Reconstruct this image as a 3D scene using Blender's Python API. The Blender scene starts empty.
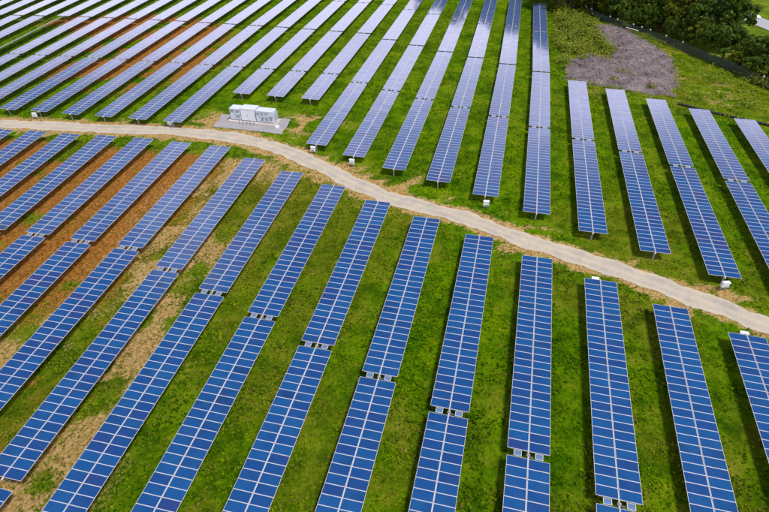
import bpy, bmesh, math, random
import numpy as np
from mathutils import Vector, Matrix
random.seed(7)
RNG = np.random.default_rng(11)
SC = bpy.context.scene
COL = SC.collection

# ------------------------------------------------------------------ camera
FPX, CAMZ = 542.324, 47.45
FW = Vector((-0.17372457, 0.76658485, -0.61819693))
RT = Vector((0.975279232, 0.220976054, -0.0000534898))
UP = RT.cross(FW)
cam_d = bpy.data.cameras.new('camera')
cam_d.sensor_width = 36.0
cam_d.lens = 36.0 * FPX / 769.0
cam_d.clip_start = 0.5
cam_d.clip_end = 20000
cam = bpy.data.objects.new('camera', cam_d)
COL.objects.link(cam)
M = Matrix((RT, UP, -FW)).transposed().to_4x4()
M.translation = Vector((0, 0, CAMZ))
cam.matrix_world = M
SC.camera = cam

# ------------------------------------------------------------------ sky and sun
SUN_EL, SUN_AZ = math.radians(64), math.radians(116)
world = bpy.data.worlds.new('World')
SC.world = world
world.use_nodes = True
wn = world.node_tree
for n in list(wn.nodes):
    wn.nodes.remove(n)


def nd(t, kind, **kw):
    n = t.nodes.new(kind)
    for k, v in kw.items():
        setattr(n, k, v)
    return n


def sety(n, **kw):
    for k, v in kw.items():
        n.inputs[k.replace('_', ' ')].default_value = v
    return n


w_out = nd(wn, 'ShaderNodeOutputWorld')
w_bg = nd(wn, 'ShaderNodeBackground')
w_bg.inputs['Strength'].default_value = 0.055
sky = nd(wn, 'ShaderNodeTexSky')
sky.sky_type = 'NISHITA'
sky.sun_disc = False
sky.sun_elevation = SUN_EL
sky.sun_rotation = SUN_AZ
sky.altitude = 200
sky.air_density = 1.0
sky.dust_density = 1.0
sky.ozone_density = 1.0
# a deck of broken cloud at one height: direction / height gives the place on the deck
tc = nd(wn, 'ShaderNodeTexCoord')
sp = nd(wn, 'ShaderNodeSeparateXYZ')
wn.links.new(tc.outputs['Generated'], sp.inputs[0])
zz = nd(wn, 'ShaderNodeMath', operation='MAXIMUM')
wn.links.new(sp.outputs['Z'], zz.inputs[0])
zz.inputs[1].default_value = 0.0
za = nd(wn, 'ShaderNodeMath', operation='ADD')
wn.links.new(zz.outputs[0], za.inputs[0])
za.inputs[1].default_value = 0.12
dv = nd(wn, 'ShaderNodeVectorMath', operation='DIVIDE')
wn.links.new(tc.outputs['Generated'], dv.inputs[0])
cb = nd(wn, 'ShaderNodeCombineXYZ')
for k in range(3):
    wn.links.new(za.outputs[0], cb.inputs[k])
wn.links.new(cb.outputs[0], dv.inputs[1])
fl = nd(wn, 'ShaderNodeVectorMath', operation='MULTIPLY')
wn.links.new(dv.outputs[0], fl.inputs[0])
fl.inputs[1].default_value = (1, 1, 0)
fo = nd(wn, 'ShaderNodeVectorMath', operation='ADD')
wn.links.new(fl.outputs[0], fo.inputs[0])
fo.inputs[1].default_value = (0, 0, 3.1)
cn = nd(wn, 'ShaderNodeTexNoise')
cn.inputs['Scale'].default_value = 0.85
cn.inputs['Detail'].default_value = 7
cn.inputs['Roughness'].default_value = 0.55
cn.inputs['Distortion'].default_value = 0.3
wn.links.new(fo.outputs[0], cn.inputs['Vector'])
cr = nd(wn, 'ShaderNodeValToRGB')
cr.color_ramp.elements[0].position = 0.40
cr.color_ramp.elements[0].color = (0.03, 0.03, 0.03, 1)
cr.color_ramp.elements[1].position = 0.60
cr.color_ramp.elements[1].color = (0.95, 0.95, 0.95, 1)
lowz = nd(wn, 'ShaderNodeMath', operation='MULTIPLY_ADD')   # seen from the side, broken cloud closes up
wn.links.new(zz.outputs[0], lowz.inputs[0])
lowz.inputs[1].default_value = -0.55
lowz.inputs[2].default_value = 0.245
cadd = nd(wn, 'ShaderNodeMath', operation='ADD')
wn.links.new(cn.outputs['Fac'], cadd.inputs[0])
wn.links.new(lowz.outputs[0], cadd.inputs[1])
wn.links.new(cadd.outputs[0], cr.inputs['Fac'])
cm = nd(wn, 'ShaderNodeMix', data_type='RGBA')
wn.links.new(cr.outputs['Color'], cm.inputs['Factor'])
wn.links.new(sky.outputs[0], cm.inputs['A'])
cm.inputs['B'].default_value = (49.0, 45.5, 55.0, 1)
wn.links.new(cm.outputs['Result'], w_bg.inputs['Color'])
wn.links.new(w_bg.outputs[0], w_out.inputs[0])

sun_d = bpy.data.lights.new('sun', 'SUN')
sun_d.energy = 4.2
sun_d.angle = math.radians(12)
sun_d.color = (1.0, 0.95, 0.88)
sun = bpy.data.objects.new('sun', sun_d)
COL.objects.link(sun)
SDIR = Vector((math.sin(SUN_AZ) * math.cos(SUN_EL), math.cos(SUN_AZ) * math.cos(SUN_EL), math.sin(SUN_EL)))
sun.rotation_euler = (-SDIR).to_track_quat('-Z', 'Y').to_euler()
sun.location = (30, -40, 80)

SC.render.engine = 'CYCLES'
SC.view_settings.view_transform = 'Standard'
SC.view_settings.look = 'None'
SC.view_settings.gamma = 1.0
SC.view_settings.use_curve_mapping = False
SC.view_settings.exposure = -0.15

# ------------------------------------------------------------------ terrain and masks
TC = (0.749, 2.149, -2.325, -3.580, -1.075)


def T(X, Y):
    x = np.clip(X, -190.0, 100.0) / 100.0
    y = (np.clip(Y, -10.0, 230.0) - 60.0) / 100.0
    return TC[0] * x + TC[1] * y + TC[2] * x * x + TC[3] * x * y + TC[4] * y * y


def Tf(x, y):
    return float(T(np.float64(x), np.float64(y)))


def project(p):
    d = Vector(p) - Vector((0, 0, CAMZ))
    z = d.dot(FW)
    if z < 1:
        return None
    return 384.5 + FPX * d.dot(RT) / z, 256 - FPX * d.dot(UP) / z


def hash2(i, j, s):
    v = np.sin(i * 127.1 + j * 311.7 + s * 74.7) * 43758.5453
    return v - np.floor(v)


def vnoise(x, y, sc, seed=0):
    x = np.asarray(x, float) / sc
    y = np.asarray(y, float) / sc
    i, j = np.floor(x), np.floor(y)
    u, v = x - i, y - j
    u, v = u * u * (3 - 2 * u), v * v * (3 - 2 * v)
    a, b = hash2(i, j, seed), hash2(i + 1, j, seed)
    c, d = hash2(i, j + 1, seed), hash2(i + 1, j + 1, seed)
    return (a * (1 - u) + b * u) * (1 - v) + (c * (1 - u) + d * u) * v


def fbm(x, y, sc, seed=0, o=4):
    t, a, n = 0.0, 0.5, 0.0
    for k in range(o):
        t = t + a * vnoise(x, y, sc / 2 ** k, seed + k)
        n += a
        a *= 0.55
    return t / n


def sm(a, b, x):
    t = np.clip((x - a) / (b - a), 0, 1)
    return t * t * (3 - 2 * t)


ROAD = [(-200, 85), (-140, 86.5), (-104, 87.4), (-80, 88.2), (-60, 89.4), (-50, 88.7), (-39.5, 86), (-31.2, 82),
        (-17.7, 74.5), (-5.6, 71.3), (5.6, 67.0), (12.1, 64.8), (24.7, 60.3), (35.4, 55.8), (60, 46.5), (110, 28)]


def poly_dist(X, Y, pts):
    best = np.full(np.shape(X), 1e9)
    for (ax, ay), (bx, by) in zip(pts[:-1], pts[1:]):
        dx, dy = bx - ax, by - ay
        t = np.clip(((X - ax) * dx + (Y - ay) * dy) / (dx * dx + dy * dy), 0, 1)
        best = np.minimum(best, np.hypot(X - ax - t * dx, Y - ay - t * dy))
    return best


def inside(X, Y, poly):
    X = np.asarray(X)
    Y = np.asarray(Y)
    r = np.zeros(X.shape, bool)
    n = len(poly)
    for k in range(n):
        (ax, ay), (bx, by) = poly[k], poly[(k + 1) % n]
        if ay == by:
            continue
        c = ((ay > Y) != (by > Y)) & (X < (bx - ax) * (Y - ay) / (by - ay) + ax)
        r ^= c
    return r


PAD = [(-57.3, 98.2), (-42.0, 98.5), (-41.4, 91.6), (-56.8, 92.3)]
HEAP = [(23.9, 186), (29.8, 187.5), (33.3, 184.3), (39.7, 169.5), (42.2, 158.8), (40.2, 142.3), (37.2, 131.0), (32.5, 130.0),
        (27.2, 131.2), (14.2, 134.0), (15.4, 147.9), (20.5, 155.3), (26.6, 152.6), (27.6, 163.8), (24.5, 172)]
FENCE = [(8, 222), (15, 208), (22.4, 199), (26.5, 191.5), (31.9, 185.6), (39.5, 177.7), (44.0, 171.5), (48.2, 165.5), (52.1, 160),
         (55.7, 154.8), (61.2, 143), (69, 127), (78, 108)]

# row layout of the trackers (measured from the photograph on the ground plane)
PITCH = 8.0585
CN = (0.345, 0.485, -0.119, -2.918, 2.93, -2.989, -3.805, 2.044, 1.027)
CF = (-0.947, -0.111, 2.333, 2.19, 0.085, -1.521, 1.087, -1.783, -0.849)


def row_x(block, i, Y):
    X = (7.14 if block == 'near' else 8.0185) - i * PITCH
    c = CN if block == 'near' else CF
    x, y = X / 100, (min(Y, 185) - 60) / 100
    return X + sum(a * b for a, b in zip(c, (1, x, y, x * x, x * y, y * y, x ** 3, x * x * y, x * y * y)))


def soil_masks(X, Y):
    """tan soil, orange soil, dry grass (0..1)"""
    d = poly_dist(X, Y, ROAD)
    n1 = fbm(X, Y, 9, 3)
    n2 = fbm(X, Y, 3.2, 9)
    n3 = fbm(X, Y, 22, 21)
    lay = np.interp(X, [-70, -45, 0, 30], [1.0, 0.9, 0.35, 0.15])
    tan = (1 - sm(1.6, 2.4 + 1.8 * lay, d + (n2 - 0.5) * 4.2)) * 0.95
    tan = np.maximum(tan, (1 - sm(3, 7, d)) * sm(0.52, 0.68, n2) * 0.75)
    near = sm(0, 6, 84.5 - Y) * (d > 1.5)
    # strips between the rows at the left of the near block are bare earth
    w = sm(-20, -44, X) * near
    tan = np.maximum(tan, w * sm(0.40, 0.60, n1 * 0.55 + n2 * 0.45) * 0.85)
    org = sm(-38, -56, X) * near * sm(32, 46, Y) * sm(0.27, 0.44, n1 * 0.6 + n2 * 0.4) * 0.95
    tan = np.where(d > 4.5, tan * (1 - 0.75 * org * sm(-42, -60, X)), tan)
    org = np.maximum(org, sm(-30, -44, X) * near * sm(0.52, 0.62, fbm(X, Y, 5, 40)) * 0.5)
    # rusty streak between two of the middle rows
    g = np.exp(-((X - 3.3 - 1.2 * (fbm(X, Y, 9, 31) - 0.5)) / 1.5) ** 2) * sm(28, 38, Y) * sm(70, 60, Y) * sm(0.40, 0.66, fbm(X, Y, 2.0, 14))
    org = np.maximum(org, g * 0.5)
    far = sm(91, 95, Y)
    f = np.exp(-(((X + 94) / 22) ** 2 + ((Y - 127) / 22) ** 2)) + np.exp(-(((X + 118) / 26) ** 2 + ((Y - 152) / 9) ** 2))
    org = np.maximum(org, far * np.clip(f * 1.4, 0, 1) * sm(0.34, 0.52, n1 * 0.5 + n2 * 0.5))
    # bare sandy ground round the transformer pad and the row ends by the track
    p = np.exp(-(((X + 37) / 8) ** 2 + ((Y - 97) / 5) ** 2)) + 0.8 * np.exp(-(((X + 58) / 6) ** 2 + ((Y - 95) / 5) ** 2)) + \
        0.9 * np.exp(-(((X + 18) / 9) ** 2 + ((Y - 80) / 3.5) ** 2))
    tan = np.maximum(tan, np.clip(p * 1.2, 0, 1) * sm(0.42, 0.6, n2) * 0.9)
    dry = np.clip(sm(0.42, 0.62, n3 * 0.6 + n2 * 0.4) * 0.55 * (0.35 + 0.65 * near) + 0.45 * w + 0.25 * sm(30, 60, X) * (Y > 118), 0, 1)
    scr = sm(116, 130, Y) * sm(10, 16, X) * (X < 75)
    dry = np.maximum(dry, scr * 0.6 * sm(0.3, 0.6, n1))
    tan = np.maximum(tan, scr * sm(0.56, 0.66, n2) * 0.5)
    return np.clip(tan, 0, 1), np.clip(org, 0, 1), dry


# ------------------------------------------------------------------ material helpers
def mat(name, color, rough=0.6, metal=0.0, noise=0.0, nscale=4.0, spec=0.5, bump=0.0, bscale=30.0):
    m = bpy.data.materials.new(name)
    m.use_nodes = True
    t = m.node_tree
    b = t.nodes['Principled BSDF']
    b.inputs['Base Color'].default_value = (*color, 1)
    b.inputs['Roughness'].default_value = rough
    b.inputs['Metallic'].default_value = metal
    b.inputs['Specular IOR Level'].default_value = spec
    if noise > 0:
        tcn = nd(t, 'ShaderNodeTexCoord')
        nn = nd(t, 'ShaderNodeTexNoise')
        nn.inputs['Scale'].default_value = nscale
        nn.inputs['Detail'].default_value = 6
        t.links.new(tcn.outputs['Object'], nn.inputs['Vector'])
        r = nd(t, 'ShaderNodeValToRGB')
        r.color_ramp.elements[0].position = 0.3
        r.color_ramp.elements[1].position = 0.7
        r.color_ramp.elements[0].color = (*[c * (1 - noise) for c in color], 1)
        r.color_ramp.elements[1].color = (*[min(1, c * (1 + noise)) for c in color], 1)
        t.links.new(nn.outputs['Fac'], r.inputs['Fac'])
        t.links.new(r.outputs['Color'], b.inputs['Base Color'])
    if bump > 0:
        tcn = nd(t, 'ShaderNodeTexCoord')
        nn = nd(t, 'ShaderNodeTexNoise')
        nn.inputs['Scale'].default_value = bscale
        nn.inputs['Detail'].default_value = 5
        t.links.new(tcn.outputs['Object'], nn.inputs['Vector'])
        bp = nd(t, 'ShaderNodeBump')
        bp.inputs['Strength'].default_value = bump
        t.links.new(nn.outputs['Fac'], bp.inputs['Height'])
        t.links.new(bp.outputs['Normal'], b.inputs['Normal'])
    return m


def mixrgb(t, fac, a, b):
    m = nd(t, 'ShaderNodeMix', data_type='RGBA')
    for s, v in (('Factor', fac), ('A', a), ('B', b)):
        if isinstance(v, (int, float)):
            m.inputs[s].default_value = v
        elif isinstance(v, tuple):
            m.inputs[s].default_value = (*v, 1)
        else:
            t.links.new(v, m.inputs[s])
    return m.outputs['Result']


def mth(t, op, a, b=0.0, c=None, clamp=False):
    m = nd(t, 'ShaderNodeMath', operation=op)
    m.use_clamp = clamp
    for k, v in enumerate((a, b) if c is None else (a, b, c)):
        if isinstance(v, (int, float)):
            m.inputs[k].default_value = v
        else:
            t.links.new(v, m.inputs[k])
    return m.outputs[0]


def noise(t, vec, scale, detail=5, rough=0.55, dist=0.0):
    n = nd(t, 'ShaderNodeTexNoise')
    n.inputs['Scale'].default_value = scale
    n.inputs['Detail'].default_value = detail
    n.inputs['Roughness'].default_value = rough
    n.inputs['Distortion'].default_value = dist
    t.links.new(vec, n.inputs['Vector'])
    return n.outputs['Fac']


def ramp(t, fac, stops):
    r = nd(t, 'ShaderNodeValToRGB')
    e = r.color_ramp.elements
    while len(e) < len(stops):
        e.new(0.5)
    for k, (p, c) in enumerate(stops):
        e[k].position = p
        e[k].color = (*c, 1) if len(c) == 3 else c
    t.links.new(fac, r.inputs['Fac'])
    return r.outputs['Color']


def ground_material():
    m = bpy.data.materials.new('grassy_earth')
    m.use_nodes = True
    t = m.node_tree
    b = t.nodes['Principled BSDF']
    b.inputs['Roughness'].default_value = 0.95
    b.inputs['Specular IOR Level'].default_value = 0.02
    g = nd(t, 'ShaderNodeNewGeometry').outputs['Position']
    at = nd(t, 'ShaderNodeAttribute', attribute_name='soil')
    s = nd(t, 'ShaderNodeSeparateColor')
    t.links.new(at.outputs['Color'], s.inputs[0])
    nf = noise(t, g, 2.6, 7, 0.68)
    nm = noise(t, g, 0.55, 6, 0.6)
    nl = noise(t, g, 0.16, 4, 0.55)
    nx = noise(t, g, 9.0, 4, 0.7)
    mixn = mth(t, 'ADD', mth(t, 'MULTIPLY', nf, 0.36), mth(t, 'ADD', mth(t, 'MULTIPLY', nm, 0.34), mth(t, 'MULTIPLY', nl, 0.30)))
    grass = ramp(t, mixn, [(0.36, (0.010, 0.042, 0.0005)), (0.45, (0.038, 0.108, 0.0005)), (0.53, (0.095, 0.190, 0.001)), (0.64, (0.200, 0.262, 0.002))])
    dryc = ramp(t, mixn, [(0.34, (0.050, 0.060, 0.004)), (0.5, (0.150, 0.130, 0.008)), (0.66, (0.27, 0.20, 0.05))])
    dryf = mth(t, 'MULTIPLY', s.outputs[2], mth(t, 'SMOOTHSTEP' if False else 'MULTIPLY', nm, 1.5), clamp=True)
    col = mixrgb(t, dryf, grass, dryc)
    orgc = ramp(t, nf, [(0.34, (0.11, 0.045, 0.008)), (0.5, (0.27, 0.115, 0.020)), (0.66, (0.42, 0.215, 0.060))])
    tanc = ramp(t, nf, [(0.34, (0.17, 0.100, 0.028)), (0.5, (0.37, 0.245, 0.085)), (0.68, (0.55, 0.41, 0.20))])

    def edge(mask):
        e = mth(t, 'ADD', mask, mth(t, 'MULTIPLY', mth(t, 'SUBTRACT', mth(t, 'ADD', mth(t, 'MULTIPLY', nf, 0.6), mth(t, 'MULTIPLY', nx, 0.4)), 0.5), 1.7))
        mr = nd(t, 'ShaderNodeMapRange', interpolation_type='SMOOTHSTEP')
        t.links.new(e, mr.inputs['Value'])
        mr.inputs['From Min'].default_value = 0.34
        mr.inputs['From Max'].default_value = 0.66
        return mr.outputs['Result']
    col = mixrgb(t, edge(s.outputs[1]), col, orgc)
    col = mixrgb(t, edge(s.outputs[0]), col, tanc)
    t.links.new(col, b.inputs['Base Color'])
    bp = nd(t, 'ShaderNodeBump')
    bp.inputs['Strength'].default_value = 0.9
    bp.inputs['Distance'].default_value = 0.25
    t.links.new(mth(t, 'ADD', nf, mth(t, 'MULTIPLY', nx, 0.5)), bp.inputs['Height'])
    t.links.new(bp.outputs['Normal'], b.inputs['Normal'])
    return m


def loose_material(name, stops, fine=14.0, coarse=0.5, bump=0.6, dist=0.05, streak=False):
    m = bpy.data.materials.new(name)
    m.use_nodes = True
    t = m.node_tree
    b = t.nodes['Principled BSDF']
    b.inputs['Roughness'].default_value = 0.9
    b.inputs['Specular IOR Level'].default_value = 0.2
    g = nd(t, 'ShaderNodeNewGeometry').outputs['Position']
    nf, nc, nm = noise(t, g, fine, 5, 0.7), noise(t, g, coarse, 5, 0.6), noise(t, g, fine / 5, 5, 0.65)
    if streak:
        at = nd(t, 'ShaderNodeAttribute', attribute_name='across')
        # wheel tracks are greyer than the sandy crown and verges
        w = mth(t, 'ABSOLUTE', mth(t, 'SUBTRACT', mth(t, 'ABSOLUTE', at.outputs['Fac']), 0.42))
        nm = mth(t, 'ADD', mth(t, 'MULTIPLY', nm, 0.7), mth(t, 'MULTIPLY', w, 0.55))
    v = mth(t, 'ADD', mth(t, 'MULTIPLY', nf, 0.3), mth(t, 'ADD', mth(t, 'MULTIPLY', nc, 0.35), mth(t, 'MULTIPLY', nm, 0.35)))
    t.links.new(ramp(t, v, stops), b.inputs['Base Color'])
    bp = nd(t, 'ShaderNodeBump')
    bp.inputs['Strength'].default_value = bump
    bp.inputs['Distance'].default_value = dist
    t.links.new(mth(t, 'ADD', nf, nm), bp.inputs['Height'])
    t.links.new(bp.outputs['Normal'], b.inputs['Normal'])
    return m


def panel_glass_material():
    m = bpy.data.materials.new('solar_cells_under_glass')
    m.use_nodes = True
    t = m.node_tree
    b = t.nodes['Principled BSDF']
    uv = nd(t, 'ShaderNodeUVMap', uv_map='cells')
    s = nd(t, 'ShaderNodeSeparateXYZ')
    t.links.new(uv.outputs[0], s.inputs[0])

    def lines(src, n, w):
        f = mth(t, 'FRACT', mth(t, 'MULTIPLY', src, float(n)))
        d = mth(t, 'ABSOLUTE', mth(t, 'SUBTRACT', f, 0.5))
        return mth(t, 'GREATER_THAN', d, 0.5 - w)
    grid = mth(t, 'MAXIMUM', lines(s.outputs[0], 12, 0.016), lines(s.outputs[1], 6, 0.016))
    bus = mth(t, 'MULTIPLY', lines(s.outputs[1], 18, 0.03), 0.45)
    grid = mth(t, 'MAXIMUM', grid, bus)
    oi = nd(t, 'ShaderNodeObjectInfo')
    ge = nd(t, 'ShaderNodeNewGeometry')
    wv = nd(t, 'ShaderNodeTexWhiteNoise', noise_dimensions='1D')
    t.links.new(mth(t, 'ADD', mth(t, 'MULTIPLY', oi.outputs['Random'], 37.0), mth(t, 'MULTIPLY', ge.outputs['Random Per Island'], 91.0)), wv.inputs['W'])
    rnd = wv.outputs['Value']
    nl = noise(t, ge.outputs['Position'], 0.045, 3, 0.5)
    nmid = noise(t, ge.outputs['Position'], 0.35, 3, 0.5)
    v = mth(t, 'ADD', mth(t, 'MULTIPLY', rnd, 0.24), mth(t, 'ADD', mth(t, 'MULTIPLY', nl, 0.46), mth(t, 'MULTIPLY', nmid, 0.3)))
    cell = ramp(t, v, [(0.30, (0.001, 0.026, 0.115)), (0.42, (0.0005, 0.064, 0.215)), (0.52, (0.0005, 0.046, 0.185)), (0.62, (0.002, 0.034, 0.160)), (0.74, (0.020, 0.026, 0.145))])
    cg = noise(t, uv.outputs[0], 55.0, 3, 0.8)
    cell = mixrgb(t, mth(t, 'MULTIPLY', cg, 0.25), cell, (0.002, 0.085, 0.260))
    col = mixrgb(t, mth(t, 'MULTIPLY', grid, 0.22), cell, (0.25, 0.30, 0.42))
    # a film of dust, uneven over the rows
    du = noise(t, ge.outputs['Position'], 0.5, 6, 0.65)
    dm = mth(t, 'MULTIPLY', mth(t, 'SUBTRACT', du, 0.42, clamp=True), 0.06)
    col = mixrgb(t, dm, col, (0.33, 0.30, 0.27))
    t.links.new(col, b.inputs['Base Color'])
    b.inputs['Roughness'].default_value = 0.10
    t.links.new(mth(t, 'ADD', mth(t, 'MULTIPLY', rnd, 0.06), 0.08), b.inputs['Roughness'])
    b.inputs['IOR'].default_value = 1.8
    return m


MT = {}
MT['ground'] = ground_material()
MT['track'] = loose_material('sandy_track', [(0.36, (0.29, 0.265, 0.225)), (0.48, (0.39, 0.355, 0.295)), (0.57, (0.46, 0.40, 0.30)), (0.68, (0.52, 0.40, 0.24))], 12, 0.4, 0.5, 0.04, True)
MT['padgravel'] = loose_material('grey_gravel', [(0.35, (0.20, 0.20, 0.215)), (0.5, (0.29, 0.285, 0.30)), (0.65, (0.38, 0.37, 0.37))], 18, 0.6, 0.6, 0.04)
MT['heap'] = loose_material('mauve_spoil', [(0.36, (0.085, 0.070, 0.070)), (0.46, (0.17, 0.140, 0.142)), (0.55, (0.25, 0.205, 0.208)), (0.66, (0.38, 0.32, 0.30))], 2.4, 0.3, 1.0, 0.5)
MT['asphalt'] = loose_material('pale_asphalt', [(0.35, (0.25, 0.26, 0.28)), (0.65, (0.36, 0.37, 0.40))], 9, 0.3, 0.2, 0.02)
MT['glass'] = panel_glass_material()
MT['alu'] = mat('anodised_aluminium', (0.58, 0.58, 0.61), 0.42, 0.15, 0.05, 2.0)
MT['back'] = mat('panel_backsheet', (0.16, 0.16, 0.17), 0.7)
MT['galv'] = mat('galvanised_steel', (0.27, 0.28, 0.30), 0.5, 0.35, 0.12, 3.0)
MT['tube'] = mat('bright_galvanised_tube', (0.56, 0.56, 0.59), 0.5, 0.1, 0.06, 3.0)
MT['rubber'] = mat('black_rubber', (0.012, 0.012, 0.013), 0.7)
MT['cab'] = mat('light_grey_enamel', (0.46, 0.52, 0.57), 0.45, 0.0, 0.08, 1.2)
MT['cabw'] = mat('white_enamel', (0.60, 0.65, 0.68), 0.4, 0.0, 0.05, 2.0)
MT['cabd'] = mat('slate_grey_vent', (0.13, 0.15, 0.18), 0.6)
MT['conc'] = mat('cast_concrete', (0.46, 0.42, 0.37), 0.85, 0.0, 0.18, 1.5, 0.3, 0.3)
MT['fence'] = mat('dark_green_fence_mesh', (0.018, 0.040, 0.042), 0.7)
MT['white'] = mat('white_paint', (0.78, 0.78, 0.76), 0.5, 0.0, 0.06, 5.0)
MT['bark'] = mat('brown_bark', (0.085, 0.06, 0.04), 0.9, 0.0, 0.4, 4.0, 0.2, 0.6, 8.0)


def leaf_material(name, stops, trans=0.25):
    m = bpy.data.materials.new(name)
    m.use_nodes = True
    t = m.node_tree
    b = t.nodes['Principled BSDF']
    out = t.nodes['Material Output']
    ge = nd(t, 'ShaderNodeNewGeometry')
    oi = nd(t, 'ShaderNodeObjectInfo')
    n = noise(t, ge.outputs['Position'], 0.35, 3, 0.6)
    v = mth(t, 'ADD', mth(t, 'MULTIPLY', ge.outputs['Random Per Island'], 0.45), mth(t, 'ADD', mth(t, 'MULTIPLY', n, 0.4), mth(t, 'MULTIPLY', oi.outputs['Random'], 0.2)))
    c = ramp(t, v, stops)
    t.links.new(c, b.inputs['Base Color'])
    b.inputs['Roughness'].default_value = 0.65
    b.inputs['Specular IOR Level'].default_value = 0.25
    tr = nd(t, 'ShaderNodeBsdfTranslucent')
    t.links.new(c, tr.inputs['Color'])
    mx = nd(t, 'ShaderNodeMixShader')
    mx.inputs[0].default_value = trans
    t.links.new(b.outputs[0], mx.inputs[1])
    t.links.new(tr.outputs[0], mx.inputs[2])
    t.links.new(mx.outputs[0], out.inputs['Surface'])
    return m


MT['leaf_a'] = leaf_material('deep_green_leaves', [(0.2, (0.014, 0.042, 0.003)), (0.5, (0.055, 0.115, 0.005)), (0.85, (0.17, 0.24, 0.010))])
MT['leaf_b'] = leaf_material('olive_leaves', [(0.2, (0.030, 0.060, 0.003)), (0.5, (0.105, 0.150, 0.006)), (0.85, (0.22, 0.25, 0.012))])
MT['scrub'] = leaf_material('yellow_green_scrub', [(0.2, (0.05, 0.12, 0.005)), (0.5, (0.14, 0.21, 0.008)), (0.85, (0.28, 0.27, 0.02))])


# ------------------------------------------------------------------ object helpers
def tag(o, label=None, cat=None, group=None, kind=None):
    if label:
        o['label'] = label
    if cat:
        o['category'] = cat
    if group:
        o['group'] = group
    if kind:
        o['kind'] = kind
    return o


def link(name, me, parent=None, loc=(0, 0, 0), rot=None):
    o = bpy.data.objects.new(name, me)
    COL.objects.link(o)
    o.location = loc
    if rot:
        o.rotation_euler = rot
    if parent:
        o.parent = parent
    return o


def empty(name, loc, rot=(0, 0, 0)):
    o = bpy.data.objects.new(name, None)
    o.empty_display_size = 0.5
    COL.objects.link(o)
    o.location = loc
    o.rotation_euler = rot
    return o


class MB:
    def __init__(self):
        self.v, self.f, self.m = [], [], []

    def add(self, vs, fs, mi=0):
        k = len(self.v)
        self.v += [tuple(p) for p in vs]
        self.f += [tuple(k + i for i in f) for f in fs]
        self.m += [mi] * len(fs)
        return self

    def box(self, x0, x1, y0, y1, z0, z1, mi=0, xf=None):
        vs = [Vector((x, y, z)) for z in (z0, z1) for y in (y0, y1) for x in (x0, x1)]
        if xf:
            vs = [xf @ p for p in vs]
        return self.add(vs, [(0, 2, 3, 1), (4, 5, 7, 6), (0, 1, 5, 4), (2, 6, 7, 3), (0, 4, 6, 2), (1, 3, 7, 5)], mi)

    def tube(self, a, b, r0, r1=None, n=8, mi=0, cap=True):
        a, b = Vector(a), Vector(b)
        r1 = r0 if r1 is None else r1
        d = (b - a).normalized()
        x = d.orthogonal().normalized()
        y = d.cross(x)
        vs = []
        for c, r in ((a, r0), (b, r1)):
            for k in range(n):
                t = 2 * math.pi * k / n
                vs.append(c + x * (r * math.cos(t)) + y * (r * math.sin(t)))
        fs = [(k, (k + 1) % n, n + (k + 1) % n, n + k) for k in range(n)]
        if cap:
            fs += [tuple(reversed(range(n))), tuple(range(n, 2 * n))]
        return self.add(vs, fs, mi)

    def mesh(self, name, mats, smooth=False):
        me = bpy.data.meshes.new(name)
        me.from_pydata(self.v, [], self.f)
        for m in (mats if isinstance(mats, (list, tuple)) else [mats]):
            me.materials.append(m)
        me.polygons.foreach_set('material_index', self.m)
        if smooth:
            me.polygons.foreach_set('use_smooth', [True] * len(self.f))
        me.update()
        return me

    def build(self, name, mats, parent=None, loc=(0, 0, 0), smooth=False, rot=None):
        return link(name, self.mesh(name, mats, smooth), parent, loc, rot)


def np_mesh(name, V, F, mats, smooth=False):
    """V (n,3), F (m,k) arrays -> mesh, quickly"""
    me = bpy.data.meshes.new(name)
    n, (m, k) = len(V), F.shape
    me.vertices.add(n)
    me.vertices.foreach_set('co', np.ascontiguousarray(V, np.float32).ravel())
    me.loops.add(m * k)
    me.loops.foreach_set('vertex_index', np.ascontiguousarray(F, np.int32).ravel())
    me.polygons.add(m)
    me.polygons.foreach_set('loop_start', np.arange(0, m * k, k, dtype=np.int32))
    me.polygons.foreach_set('loop_total', np.full(m, k, np.int32))
    for q in (mats if isinstance(mats, (list, tuple)) else [mats]):
        me.materials.append(q)
    me.polygons.foreach_set('use_smooth', np.full(m, bool(smooth)))
    me.update(calc_edges=True)
    return me


# ------------------------------------------------------------------ ground
def axis(lo, hi, step, far):
    a = list(np.arange(lo, hi + 1e-6, step))
    d, x, out = step, hi, []
    while x < far:
        d *= 1.5
        x += d
        out.append(x)
    d, x, inn = step, lo, []
    while x > -far:
        d *= 1.5
        x -= d
        inn.append(x)
    return np.array(inn[::-1] + a + out)


def make_ground():
    xs, ys = axis(-200, 112, 1.25, 6000), axis(-12, 290, 1.25, 6000)
    GX, GY = np.meshgrid(xs, ys)
    n = fbm(GX, GY, 7, 77)
    V = np.stack([GX, GY, T(GX, GY) + (n - 0.5) * 0.16 * (poly_dist(GX, GY, ROAD) > 4) - 0.03], -1).reshape(-1, 3)
    a, b = len(ys), len(xs)
    I = np.arange(a * b).reshape(a, b)
    F = np.stack([I[:-1, :-1], I[:-1, 1:], I[1:, 1:], I[1:, :-1]], -1).reshape(-1, 4)
    me = np_mesh('ground', V, F, MT['ground'], True)
    ta, og, dr = soil_masks(V[:, 0], V[:, 1])
    at = me.color_attributes.new('soil', 'FLOAT_COLOR', 'POINT')
    at.data.foreach_set('color', np.stack([ta, og, dr, np.ones_like(ta)], 1).astype(np.float32).ravel())
    tag(link('ground', me), kind='structure')


make_ground()


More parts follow.
